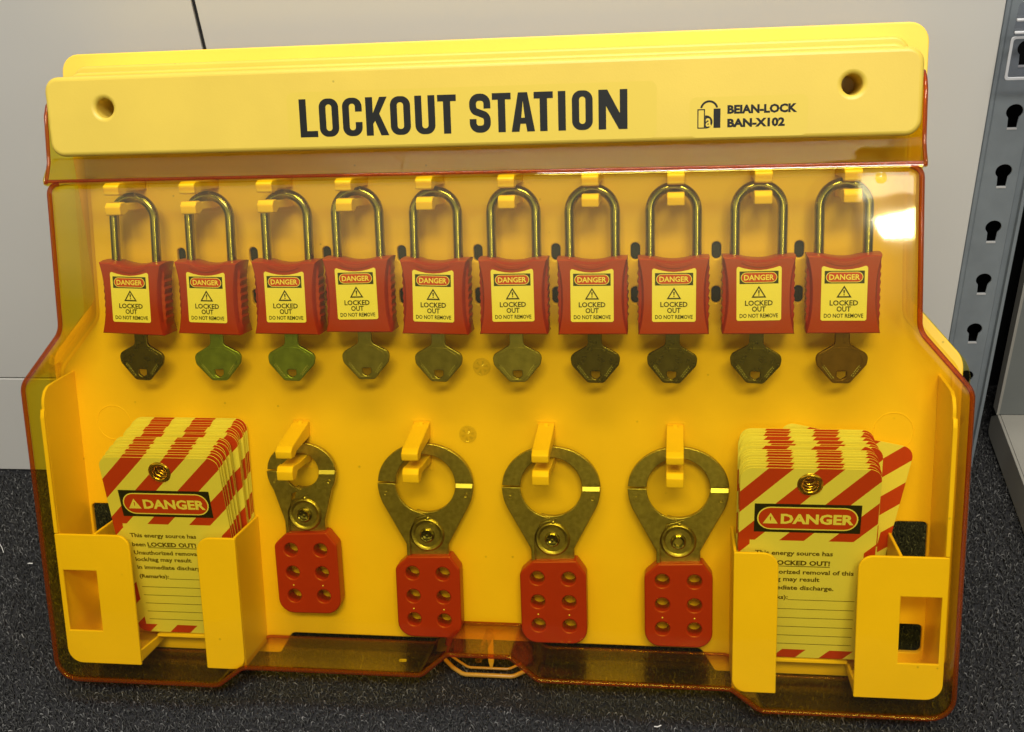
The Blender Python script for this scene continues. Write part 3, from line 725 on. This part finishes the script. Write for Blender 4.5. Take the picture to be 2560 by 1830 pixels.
# key
ko = fillet([(-4.2, -22), (-4.2, -32.0), (-15.2, -38.2), (-14.2, -44.2), (-4.8, -55.0), (4.8, -55.2), (14.2, -44.2), (15.2, -38.2), (4.2, -32.0), (4.2, -22)], [0, 3, 5, 4, 3, 3, 4, 5, 3, 0], 5)
kh = fillet([(-2.7, -48.0), (-2.7, -51.2), (0, -53.2), (2.7, -51.2), (2.7, -48.0)], [.6, 1.4, 1.4, 1.4, .6], 3)
key_meshes = {}
def key_mesh(Mt):
    if Mt.name not in key_meshes:
        a = plate("key_head", [ko, kh], -1.2, 1.2, Mt, .45)
        rim = fillet([(-12.0, -38.8), (-11.8, -43.2), (-4.2, -53.6), (4.2, -53.8), (11.8, -43.2), (12.0, -38.8), (4.4, -33.8), (-4.4, -33.8)], [4, 4, 3, 3, 4, 4, 3, 3], 4)
        rin = fillet([(-11.5, -39.0), (-11.3, -43.1), (-4.0, -53.1), (4.0, -53.3), (11.3, -43.1), (11.5, -39.0), (4.2, -34.3), (-4.2, -34.3)], [4, 4, 3, 3, 4, 4, 3, 3], 4)
        b = raw(plate("key_rim", [rim, rin], -1.5, -1.15, Mt, .08))
        c = box_raw(.9, 1.7, -1.5, -1.2, -31.5, -22.2)
        tx = [rot_raw(text("LOCKOUT", -12.2, -48.5, 9.5, 1.5, -1.32, 1), -54, -8.2, -48.0), rot_raw(text("SAFETY", 4.6, -48.5, 7.6, 1.5, -1.32, 1), 54, 8.4, -48.0)]
        key_meshes[Mt.name] = (a, build("key_relief", [b, c] + tx, [Mt, M_EDGE]))
    return key_meshes[Mt.name]
ordn = ["leftmost", "second from left", "third from left", "fourth from left", "fifth from left", "fifth from right", "fourth from right", "third from right", "second from right", "rightmost"]
keymat = [M_KEYD, M_KEYG, M_KEYG, M_KEY, M_KEY, M_KEY, M_KEYD, M_KEYD, M_KEYD, M_KEYB]
keyword = ["dark grey", "green-reflecting", "olive-reflecting", "dull olive", "dull olive", "dull olive", "dark brown", "dark brown", "blackish brown", "reddish brown"]
offx = [1.4, 3.2, 4.8, 1.9, 1.6, .8, -.4, -1.3, -.9, -1.3]
dz = [0, 0, 0, 1.3, 0, 0, -.2, -.2, 0, .4]
tilt = [2.6, 1.5, 1.0, .3, .8, .4, 0, 0, 0, -.6]
extra = ["beside the left edge of the board", "with a green-reflecting key below it", "with an olive-reflecting key below it", "hanging a little higher than its neighbours", "left of the upper clear bumper",
         "right of the upper clear bumper", "under the letter T", "under the end of the word STATION", "under the maker's mark", "beside the bright glare on the cover"]
for i in range(10):
    x = (i - 4.5) * 48 + offx[i]
    mw = at(x, -17.6, 17.9 + dz[i]) @ Matrix.Rotation(math.radians(tilt[i]), 4, 'Y') @ Matrix.Rotation(math.radians(random.uniform(-2.6, 2.6)), 4, 'Z')
    L = thing("padlock", "red padlock %s in the row, %s" % (ordn[i], extra[i]), "padlock", mw, "red padlocks hanging in a row inside the cover")
    ob("body", body_me, L); ob("shackle", shackle_me, L); ob("crest_band", band_me, L); ob("embossed_lettering", emb_me, L)
    s_ = ob("sticker", sticker_me, L); s_.location = (random.uniform(-.00035, .00035), 0, random.uniform(-.0003, .0003)); s_.rotation_euler = (0, math.radians(random.uniform(-.9, .9)), 0); ob("sticker_print", print_me, s_)
    a, b = key_mesh(keymat[i])
    kw = mw @ Matrix.Translation(((.4 + random.uniform(-.5, .5)) * .001, -.001, 0)) @ Matrix.Rotation(math.radians(random.uniform(-2, 2)), 4, 'Y') @ Matrix.Rotation(math.radians([0, 8, 6, 3, 2, 3, -3, -4, -6, 5][i]), 4, 'Z')
    K = thing("key", "%s flat key hanging from the padlock %s" % (keyword[i], ordn[i]), "key", kw, "keys left in the padlocks")
    ob("key_head", a, K); ob("key_relief", b, K)

# ================================================================== HASPS
def hasp(big, hollow):
    """local origin: middle of the top edge of the red handle"""
    W = 21.2
    if big: rz, ri, ox, ot, neck, riv = 46.8, 19.4, 31.0, 26.6, 13.6, 12.2
    else: rz, ri, ox, ot, neck, riv = 40.2, 11.6, 22.9, 18.8, 13.2, 10.2
    R = {}
    # outer half outlines
    def side(s):
        up = [(s * ox * math.cos(math.radians(a)), rz + ot * math.sin(math.radians(a))) for a in range(0, 91, 6)]
        return up
    low = []
    for s in (1, -1):
        pass
    n_ = 14
    # lower jaw body: flare from the ring to the neck
    fl = []
    for i in range(n_ + 1):
        t = i / n_; a = t
        x = ox * (1 - a) ** 1.0 + neck * a; x = ox - (ox - neck) * (a ** 1.25); z = rz - (rz - (-1)) * t
        if t < .3: x = ox * math.sqrt(max(0, 1 - (t * .55) ** 2 * 1.2)) - (ox - neck) * .0
        fl.append((x, z))
    # smooth: ellipse down to ~-35 deg then straight to neck
    er = ox * 1.02
    ell = [(ox * math.cos(math.radians(a)), rz + er * math.sin(math.radians(a))) for a in range(0, -34, -4)]
    ex, ez = ell[-1]
    body = ell + [(ex + (neck - ex) * t, ez + (6 - ez) * t) for t in (.25, .5, .75, 1)] + [(neck, -2)]
    inner_r = [(ri * math.cos(math.radians(a)), rz + ri * math.sin(math.radians(a))) for a in range(-90, 1, 6)]
    # left (front) jaw: from left split down, covers the rivet disc
    disc = arc(0, riv, neck - 2.2, 110, -20, 12)
    leftj = [(-x, z) for x, z in reversed(body)] + [(-ri * math.cos(math.radians(a)), rz + ri * math.sin(math.radians(a))) for a in range(0, -91, -6)] + [(3, rz - ri - .4)] 
    leftj = leftj + [(6.0, rz - ri - 2.0)] if False else leftj
    # upper arc (goes with the rear jaw): half ring above the split
    upo = [(ox * math.cos(math.radians(a)), rz + ot * math.sin(math.radians(a))) for a in range(2, 179, 6)] + [(ox * math.cos(math.radians(178)), rz + ot * math.sin(math.radians(178)))]
    upi = [(ri * math.cos(math.radians(a)), rz + ri * math.sin(math.radians(a))) for a in range(178, 1, -8)]
    arch = upo + upi
    # rear jaw: right part down to neck
    rearj = body + [(-neck, -2), (-neck, 8)] + [(-ri * .5, rz - ri - 4), (0, rz - ri)] + inner_r[1:]
    rearj = [(x, z) for x, z in body] + [(-neck + 1, -2), (-neck + 1, riv)] + arc(0, riv, neck - 1, 180, 120, 4) + [(-ri * .35, rz - ri * .94)] + [(ri * math.cos(math.radians(a)), rz + ri * math.sin(math.radians(a))) for a in range(-104, 1, 6)]
    frontj = [(-x, z) for x, z in reversed(body)]   # from neck bottom-left up to left split
    frontj = [(-neck, -2)] + frontj[1:] + [(-ri * math.cos(math.radians(a)), rz + ri * math.sin(math.radians(a))) for a in range(0, -80, -6)] + [(-1, rz - ri - 1.2), (-7, rz - ri - 3.6)] + arc(0, riv, neck - 2.4, 142, 180, 5) + [(-neck + 2.6, -2)]
    R["arch"] = plate("arch", [arch], -2.2, 1.4, M_ZINC, .45)
    R["rear_jaw"] = plate("rear_jaw", [rearj], -1.6, 1.8, M_ZINC, .45)
    R["front_jaw"] = plate("front_jaw", [frontj], -3.6, -1.65, M_ZINC, .45)
    face = [(neck - .2, -2)] + [(neck - .2, 5)]
    # dished disc, rivet, pins
    parts = [lathe_raw([(11.3, -1.6), (10.8, -2.5), (10.0, -2.9), (9.0, -2.7), (8.2, -2.15), (5.0, -2.1)], 0, riv, 32)]
    R["pivot_disc"] = build("pivot_disc", parts, M_ZINC)
    rv = [(5.0, -2.3), (4.6, -3.9), (3.9, -4.5), (3.1, -4.2), (2.7, -3.4)] + ([(2.5, 1.0), (.05, 1.2)] if hollow else [(1.5, -3.1), (.9, -3.9), (.05, -4.1)])
    R["rivet"] = build("rivet", [lathe_raw(rv, 0, riv, 24)], M_STEEL)
    pn = [lathe_raw([(1.3, -1.5), (1.2, -2.4), (.7, -2.8), (.05, -2.9)], 0.6, riv + 11.2, 12),
          lathe_raw([(1.5, -3.5), (1.2, -3.75), (.9, -3.5), (.05, -3.4)], -ox + 5.0, rz - 6.5, 12), lathe_raw([(1.5, -1.5), (1.2, -1.85), (.9, -1.6), (.05, -1.5)], ox - 5.0, rz - 7.5, 12)]
    R["pin"] = build("pin", pn, M_ZINC)
    x0, x1 = ri + .5, ox - .5; st = [([(x0, -2.3, rz + .6), (x1, -2.3, rz + .6), (x0, -3.5, rz - 1.9), (x1, -3.5, rz - 1.9), (x0, -1.4, rz - 1.9), (x1, -1.4, rz - 1.9)], [(0, 2, 3, 1), (0, 1, 5, 4), (2, 4, 5, 3), (0, 4, 2), (1, 3, 5)], 0)]
    sc = [(x, -2.5, z) for x, z in arc(0, riv, 12.4, 205, 100, 14)] + [(0.5, -2.5, riv + 13.0), (3.4, -2.5, riv + 14.2)]
    R["jaw_groove"] = build("jaw_groove", [tube_raw(sc, .42, 6)], M_ZINC)
    R["jaw_step"] = build("jaw_step", st, M_GLINT, False)
    hand = fillet([(-W, -57.4), (W, -57.4), (W, -9.3), (neck + 1.6, -.6), (-neck + 1, -1.6), (-W, -9.3)], [10, 10, 5, 1.6, 2.5, 5], 6)
    holes = [circle(sx * 10.0, z, 4.45, 24) for sx in (-1, 1) for z in (-12.8, -28.8, -45.0)]
    R["handle"] = plate("handle", [hand] + holes, -6.2, 4.6, M_REDV, 1.0, bseg=3)
    R["pinhole"] = build("pinhole", [lathe_raw([(.55, -6.15), (.4, -6.5), (.05, -6.6)], sx * 10.0, -37.4, 8) for sx in (-1, 1)], M_PAPER)
    return R
HB = hasp(True, False); HS = hasp(False, False); HH_ = hasp(True, True)
hd = [(-119.0, -139.6, HS, -.6, "small-jawed steel lockout hasp with red six-hole handle, beside the left tag stack"),
      (-37.9, -153.4, HB, .3, "large-jawed steel lockout hasp with red handle, second from left, just left of the latch"),
      (43.3, -154.2, HB, -.4, "large-jawed steel lockout hasp with red handle, third from left, just right of the latch"),
      (122.3, -153.5, HH_, -.3, "large-jawed steel lockout hasp with hollow rivet and red handle, nearest the right tag stack")]
for x, z, R, t, lab in hd:
    Hs = thing("lockout_hasp", lab, "hasp", at(x, -6.6, z) @ Matrix.Rotation(math.radians(t), 4, 'Y'), "steel hasps with red handles hanging on the lower hooks")
    for nm, me in R.items(): ob(nm, me, Hs)

# ================================================================== TAGS
def card_out(): return rrect(-39.5, 0, 39.5, 135, 7, 6)
card_me = plate("card", [card_out(), circle(0, 124.5, 5.0, 24)], -.34, .34, M_CARD, .12, bseg=1)
eye_me = build("eyelet", [lathe_raw([(4.5, .8), (4.5, -.35), (4.7, -.9), (5.4, -1.15), (6.6, -.9), (7.4, -.34)], 0, 124.5, 26)], M_BRASS, True, 60)
yp = -.40
bx0 = -39.5 + 8.7; bx1 = -39.5 + 69.4
def tagtext(b, x0, top, w, h, bold=.028, k=0): return text(b, -39.5 + x0, 135 - top, w, h, yp, k, bold, ref=(0, .72))
tp = [ink([[(bx0, 135 - 43.2), (bx1, 135 - 43.2), (bx1, 135 - 23.8), (bx0, 135 - 23.8)]], yp, 0),
      ink([pill(bx0 + 1.6, 135 - 41.4, bx1 - 1.6, 135 - 25.8, 12)], yp - .03, 2), ink([pill(bx0 + 2.4, 135 - 40.6, bx1 - 2.4, 135 - 26.6, 12)], yp - .06, 1),
      ink([[(bx0 + 5.0, 135 - 37.3), (bx0 + 13.6, 135 - 37.3), (bx0 + 9.3, 135 - 30.0)], [(bx0 + 8.9, 135 - 32.6), (bx0 + 9.1, 135 - 35.3), (bx0 + 9.5, 135 - 35.3), (bx0 + 9.7, 135 - 32.6)]], yp - .09, 2),
      text("DANGER", bx0 + 15.2, 135 - 37.4, 41.5, 7.0, yp - .09, 2, .04)]
lines = [tagtext("This energy source has", 9.8, 59.2, 45.2, 3.1), tagtext("been", 9.8, 66.2, 9.2, 3.1), tagtext("LOCKED OUT!", 20.5, 66.2, 33.2, 3.2, .04),
         ink([[(-39.5 + 20.5, 135 - 67.4), (-39.5 + 53.7, 135 - 67.4), (-39.5 + 53.7, 135 - 66.9), (-39.5 + 20.5, 135 - 66.9)]], yp, 0),
         tagtext("Unauthorized removal of this", 9.8, 72.6, 58, 3.1), tagtext("lock/tag may result", 9.8, 77.8, 38.5, 3.1), tagtext("in immediate discharge.", 9.8, 84.0, 47, 3.1),
         tagtext("(Remarks):", 9.8, 91.0, 20.5, 2.9, .03), ink([[(-39.5 + 30.5, 135 - 91.6), (30, 135 - 91.6), (30, 135 - 91.2), (-39.5 + 30.5, 135 - 91.2)]], yp, 0)]
for z in (98.2, 104.8, 111.4, 118.0, 124.4):
    lines.append(ink([[(-39.5 + 9.8, 135 - z - .2), (30, 135 - z - .2), (30, 135 - z + .2), (-39.5 + 9.8, 135 - z + .2)]], yp, 0))
tprint_me = build("tag_print", tp, [M_INK, M_PRED, M_PAPER], False)
tline_me = build("tag_writing", lines, [M_BROWNINK], False)
def tag(xc, ytop, ztop, ybot, side, label, group, rotz=0.0, full=False):
    lean = math.asin(max(-1, min(1, (ytop - ybot) / 135)))
    zb = ztop - 135 * math.cos(lean)
    mw = at(xc, ybot, zb) @ Matrix.Rotation(-lean, 4, 'X') @ Matrix.Rotation(math.radians(rotz), 4, 'Y')
    T = thing("danger_tag", label, "tag", mw, group)
    c = ob("card", card_me, T); ob("eyelet", eye_me, T)
    if full: ob("tag_print", tprint_me, c); ob("tag_writing", tline_me, c)
    return T
NL = 17
ORD = ["", "", "second", "third", "fourth", "fifth", "sixth", "seventh", "eighth", "ninth", "tenth", "eleventh", "twelfth", "thirteenth", "fourteenth", "fifteenth", "sixteenth", "seventeenth"]
jl = [0, .6, -.4, .5, -.8, .4, 1.8, 1.2, -1.4, -.6, .2, -.5, .3, -.4, .6, 0, 0]
for i in range(NL):       # i = 0 is the rearmost
    t = i / (NL - 1)
    last = i == NL - 1
    lab = "red-striped danger tag at the front of the left tag stack, print fully readable" if last else ("rearmost red-striped danger tag of the left tag stack, highest of them" if i == 0 else "red-striped danger tag in the left holder, %s from the front of the stack" % ORD[NL - i])
    tag(min(-196.2, -195.4 - 4.2 * t + jl[i]), -3.0 - 42.0 * t + (0 if i in (0, NL - 1) else random.uniform(-.8, .8)), -66.2 - 14.6 * t + (.4 if i % 2 else 0), -1.2 - 14.5 * t, -1, lab, "danger tags in the left holder", random.uniform(-.3, .3) if not last else 0, last)
NR = 16
jr = [.0, .3, -.3, .2, 2.8, 3.3, 3.6, -.6, .1, .3, -.2, .4, 0, .3, -.8, 0]
zr = [0, 0, .2, 0, -1, -1.2, -1.0, .6, 0, .3, 0, 0, 0, 0, 0, 0]
for i in range(NR):
    t = i / (NR - 1); last = i == NR - 1
    lab = "red-striped danger tag at the front of the right tag stack, print fully readable" if last else "red-striped danger tag in the right holder, %s from the front%s" % (ORD[NR - i], ", slipped to the right" if 4 <= i <= 6 else "")
    tag(max(196.3, 197.6 - .6 * t + jr[i]), -9.0 - 37.0 * t + (0 if i in (0, NR - 1) else random.uniform(-.7, .7)), -67.6 - 13.0 * t + zr[i], -3.6 - 13.0 * t, 1, lab, "danger tags in the right holder", random.uniform(-.3, .3) if not last else 0, last)
tag(196.6, -4.5, -69.4, -1.4, 1, "danger tag slipped askew behind the right tag stack, its corner sticking out to the right", "danger tags in the right holder", 11.5)

# ================================================================== SHELVING ON THE RIGHT
up = thing("shelf_upright", "grey slotted steel shelf upright standing at the end of the pale wall", "shelf upright", Matrix.Translation((.324, .1, FLOOR)))
zo = -fz
def U(nm, me): o = ob(nm, me, up); return o
kz = [.082, .042, .003, -.037, -.076]
def keyhole(cz):   # in local mm of the upright
    c = cz * 1000 + zo
    return arc(0, c, 4.9, -50, 230, 14) + [(-2.7, c - 10.5), (2.7, c - 10.5)]
allz = [82.6 + 39.6 * 2, 82.6 + 39.6, 82.6, 43.0, 3.4, -36.2, -75.8, -115.4, -155]
face = plate("post_face", [[(-12.6, 19), (9.2, 19), (9.2, 900), (-12.6, 900)]] + [keyhole(z / 1000) for z in allz], 0, 1.6, M_POST, .3)
U("face", face)
U("left_bend", build("left_bend", [([(-12.6, 0, 19), (-13.6, -.9, 19), (-15.6, -.9, 19), (-16.2, 0, 19), (-16.2, 26, 19), (-12.6, 0, 900), (-13.6, -.9, 900), (-15.6, -.9, 900), (-16.2, 0, 900), (-16.2, 26, 900)],
  [(0, 1, 6, 5), (1, 2, 7, 6), (2, 3, 8, 7), (3, 4, 9, 8)], 0)], M_POST, False))
U("right_bend", build("right_bend", [([(9.2, .1, 19), (10.0, 2.6, 19), (13.4, 2.6, 19), (14.0, -.2, 19), (16.0, -.2, 19), (16.2, 26, 19), (9.2, .1, 900), (10.0, 2.6, 900), (13.4, 2.6, 900), (14.0, -.2, 900), (16.0, -.2, 900), (16.2, 26, 900)],
  [(0, 1, 7, 6), (1, 2, 8, 7), (2, 3, 9, 8), (3, 4, 10, 9), (4, 5, 11, 10)], 0)], M_POST, False))
U("inner_back", build("inner_back", [box_raw(-15, 15.2, 24, 25.5, 19.5, 899)], M_VOID, False))
for z in allz: U("hole_lip", build("hole_lip", [box_raw(-2.9, 2.9, -.25, .9, z + zo - 11.4, z + zo - 10.4)], M_EDGE, False))
U("foot", build("foot", [box_raw(-10, 12, 2, 20, .5, 18.9)], M_VOID, False))
su = thing("shelf_unit", "low beige metal shelf base with grey back panel at the right edge", "shelf", Matrix.Translation((.37, .155, FLOOR)))
def Sx(nm, parts, M, sm_=False): return ob(nm, build(nm, parts, M, sm_), su)
o = ob("base_side", plate("base_side", [fillet([(10, 0.5), (-520, 0.5), (-520, 29), (-4, 29), (10, 17)], [4, 0.1, 0.1, 2, 5], 4)], -2.0, .2, M_SHELF, .5, axis='X'), su)
Sx("deck", [box_raw(.25, 560, -520, -4.2, 27.2, 29.3)], M_SHELF)
Sx("back_panel", [box_raw(-1.0, 560, -3.9, -1.2, 29.4, 1200)], M_SHELFB)
Sx("back_edge", [box_raw(-3.0, -1.05, -4.6, 6, 29.6, 1200)], M_SHELF)
# clear ticket holder on the upright
th_ = thing("ticket_holder", "clear plastic ticket holder clipped on the grey shelf upright", "ticket holder", Matrix.Translation((.3112, .088, .109)))
def T(nm, me): return ob(nm, me, th_)
T("pocket", plate("pocket", [rrect(0, 0, 60, 24.5, 1.5)], -1.2, 0, M_CLEAR, .3))
frame_ = [rrect(-.6, -.8, 60.6, 25.4, 2), rrect(1.0, 1.0, 59.0, 23.8, 1.4)]
M_FROST = mat("frosted_clear_edge", (.55, .56, .58), .35)
T("pocket_edge", plate("pocket_edge", frame_, -1.9, -1.25, M_FROST, .25))
T("clip_ridge", build("clip_ridge", [raw(plate("r", [rrect(.4, z, 58, z + 1.5, .5)], -3.6, -1.6, M_FROST, .4)) for z in (27.2, 34.5)], M_FROST))
T("clip_body", plate("clip_body", [fillet([(0.2, 25.9), (58, 25.9), (58, 62), (16, 62), (14, 52), (1.0, 44)], [1, 1, 1, 3, 6, 4], 4)], -1.0, 0, M_CLEAR, .3))
T("insert", build("insert", [box_raw(10, 50, -1.9 + .75, -1.22, 7, 17)], M_POST, False)) if False else None
# ================================================================== LINT AND CRUMBS
def floorpt(x, y): return (x * 1000, y * 1000, fz + 2.2)
def lint(pts, r, label):
    me = build("lint", [tube_raw(pts, r, 6)], M_LINT)
    cx = sum(p[0] for p in pts) / len(pts); cy = sum(p[1] for p in pts) / len(pts)
    for v in me.vertices: v.co.x -= cx * .001; v.co.y -= cy * .001; v.co.z -= FLOOR
    o = bpy.data.objects.new("lint", me); link(o); o.location = (cx * .001, cy * .001, FLOOR); o["label"] = label; o["category"] = "lint"
lint([(-243, -64, fz + 3), (-238, -61, fz + 4), (-231, -62, fz + 4), (-225, -66, fz + 3.4), (-221, -64, fz + 3)], .35, "thin white thread lying under the left front of the cover")
lint([(-405, 6, fz + 3), (-401, 2, fz + 4), (-397, -3, fz + 3)], .25, "short white thread on the carpet at the left edge")
lint([(-371, -14, fz + 3), (-369, -15, fz + 4.4), (-367, -14, fz + 3.4)], .45, "pale crumb on the carpet left of the station")
lint([(-62, -92, fz + 3), (-60, -93, fz + 4.2), (-58, -92, fz + 3.2)], 1.1, "yellowish crumb on the carpet in front of the latch")
lint([(108, -135, fz + 3), (110, -136, fz + 4.2), (112, -134, fz + 3.2)], .4, "small white crumb near the lower edge, right of centre")
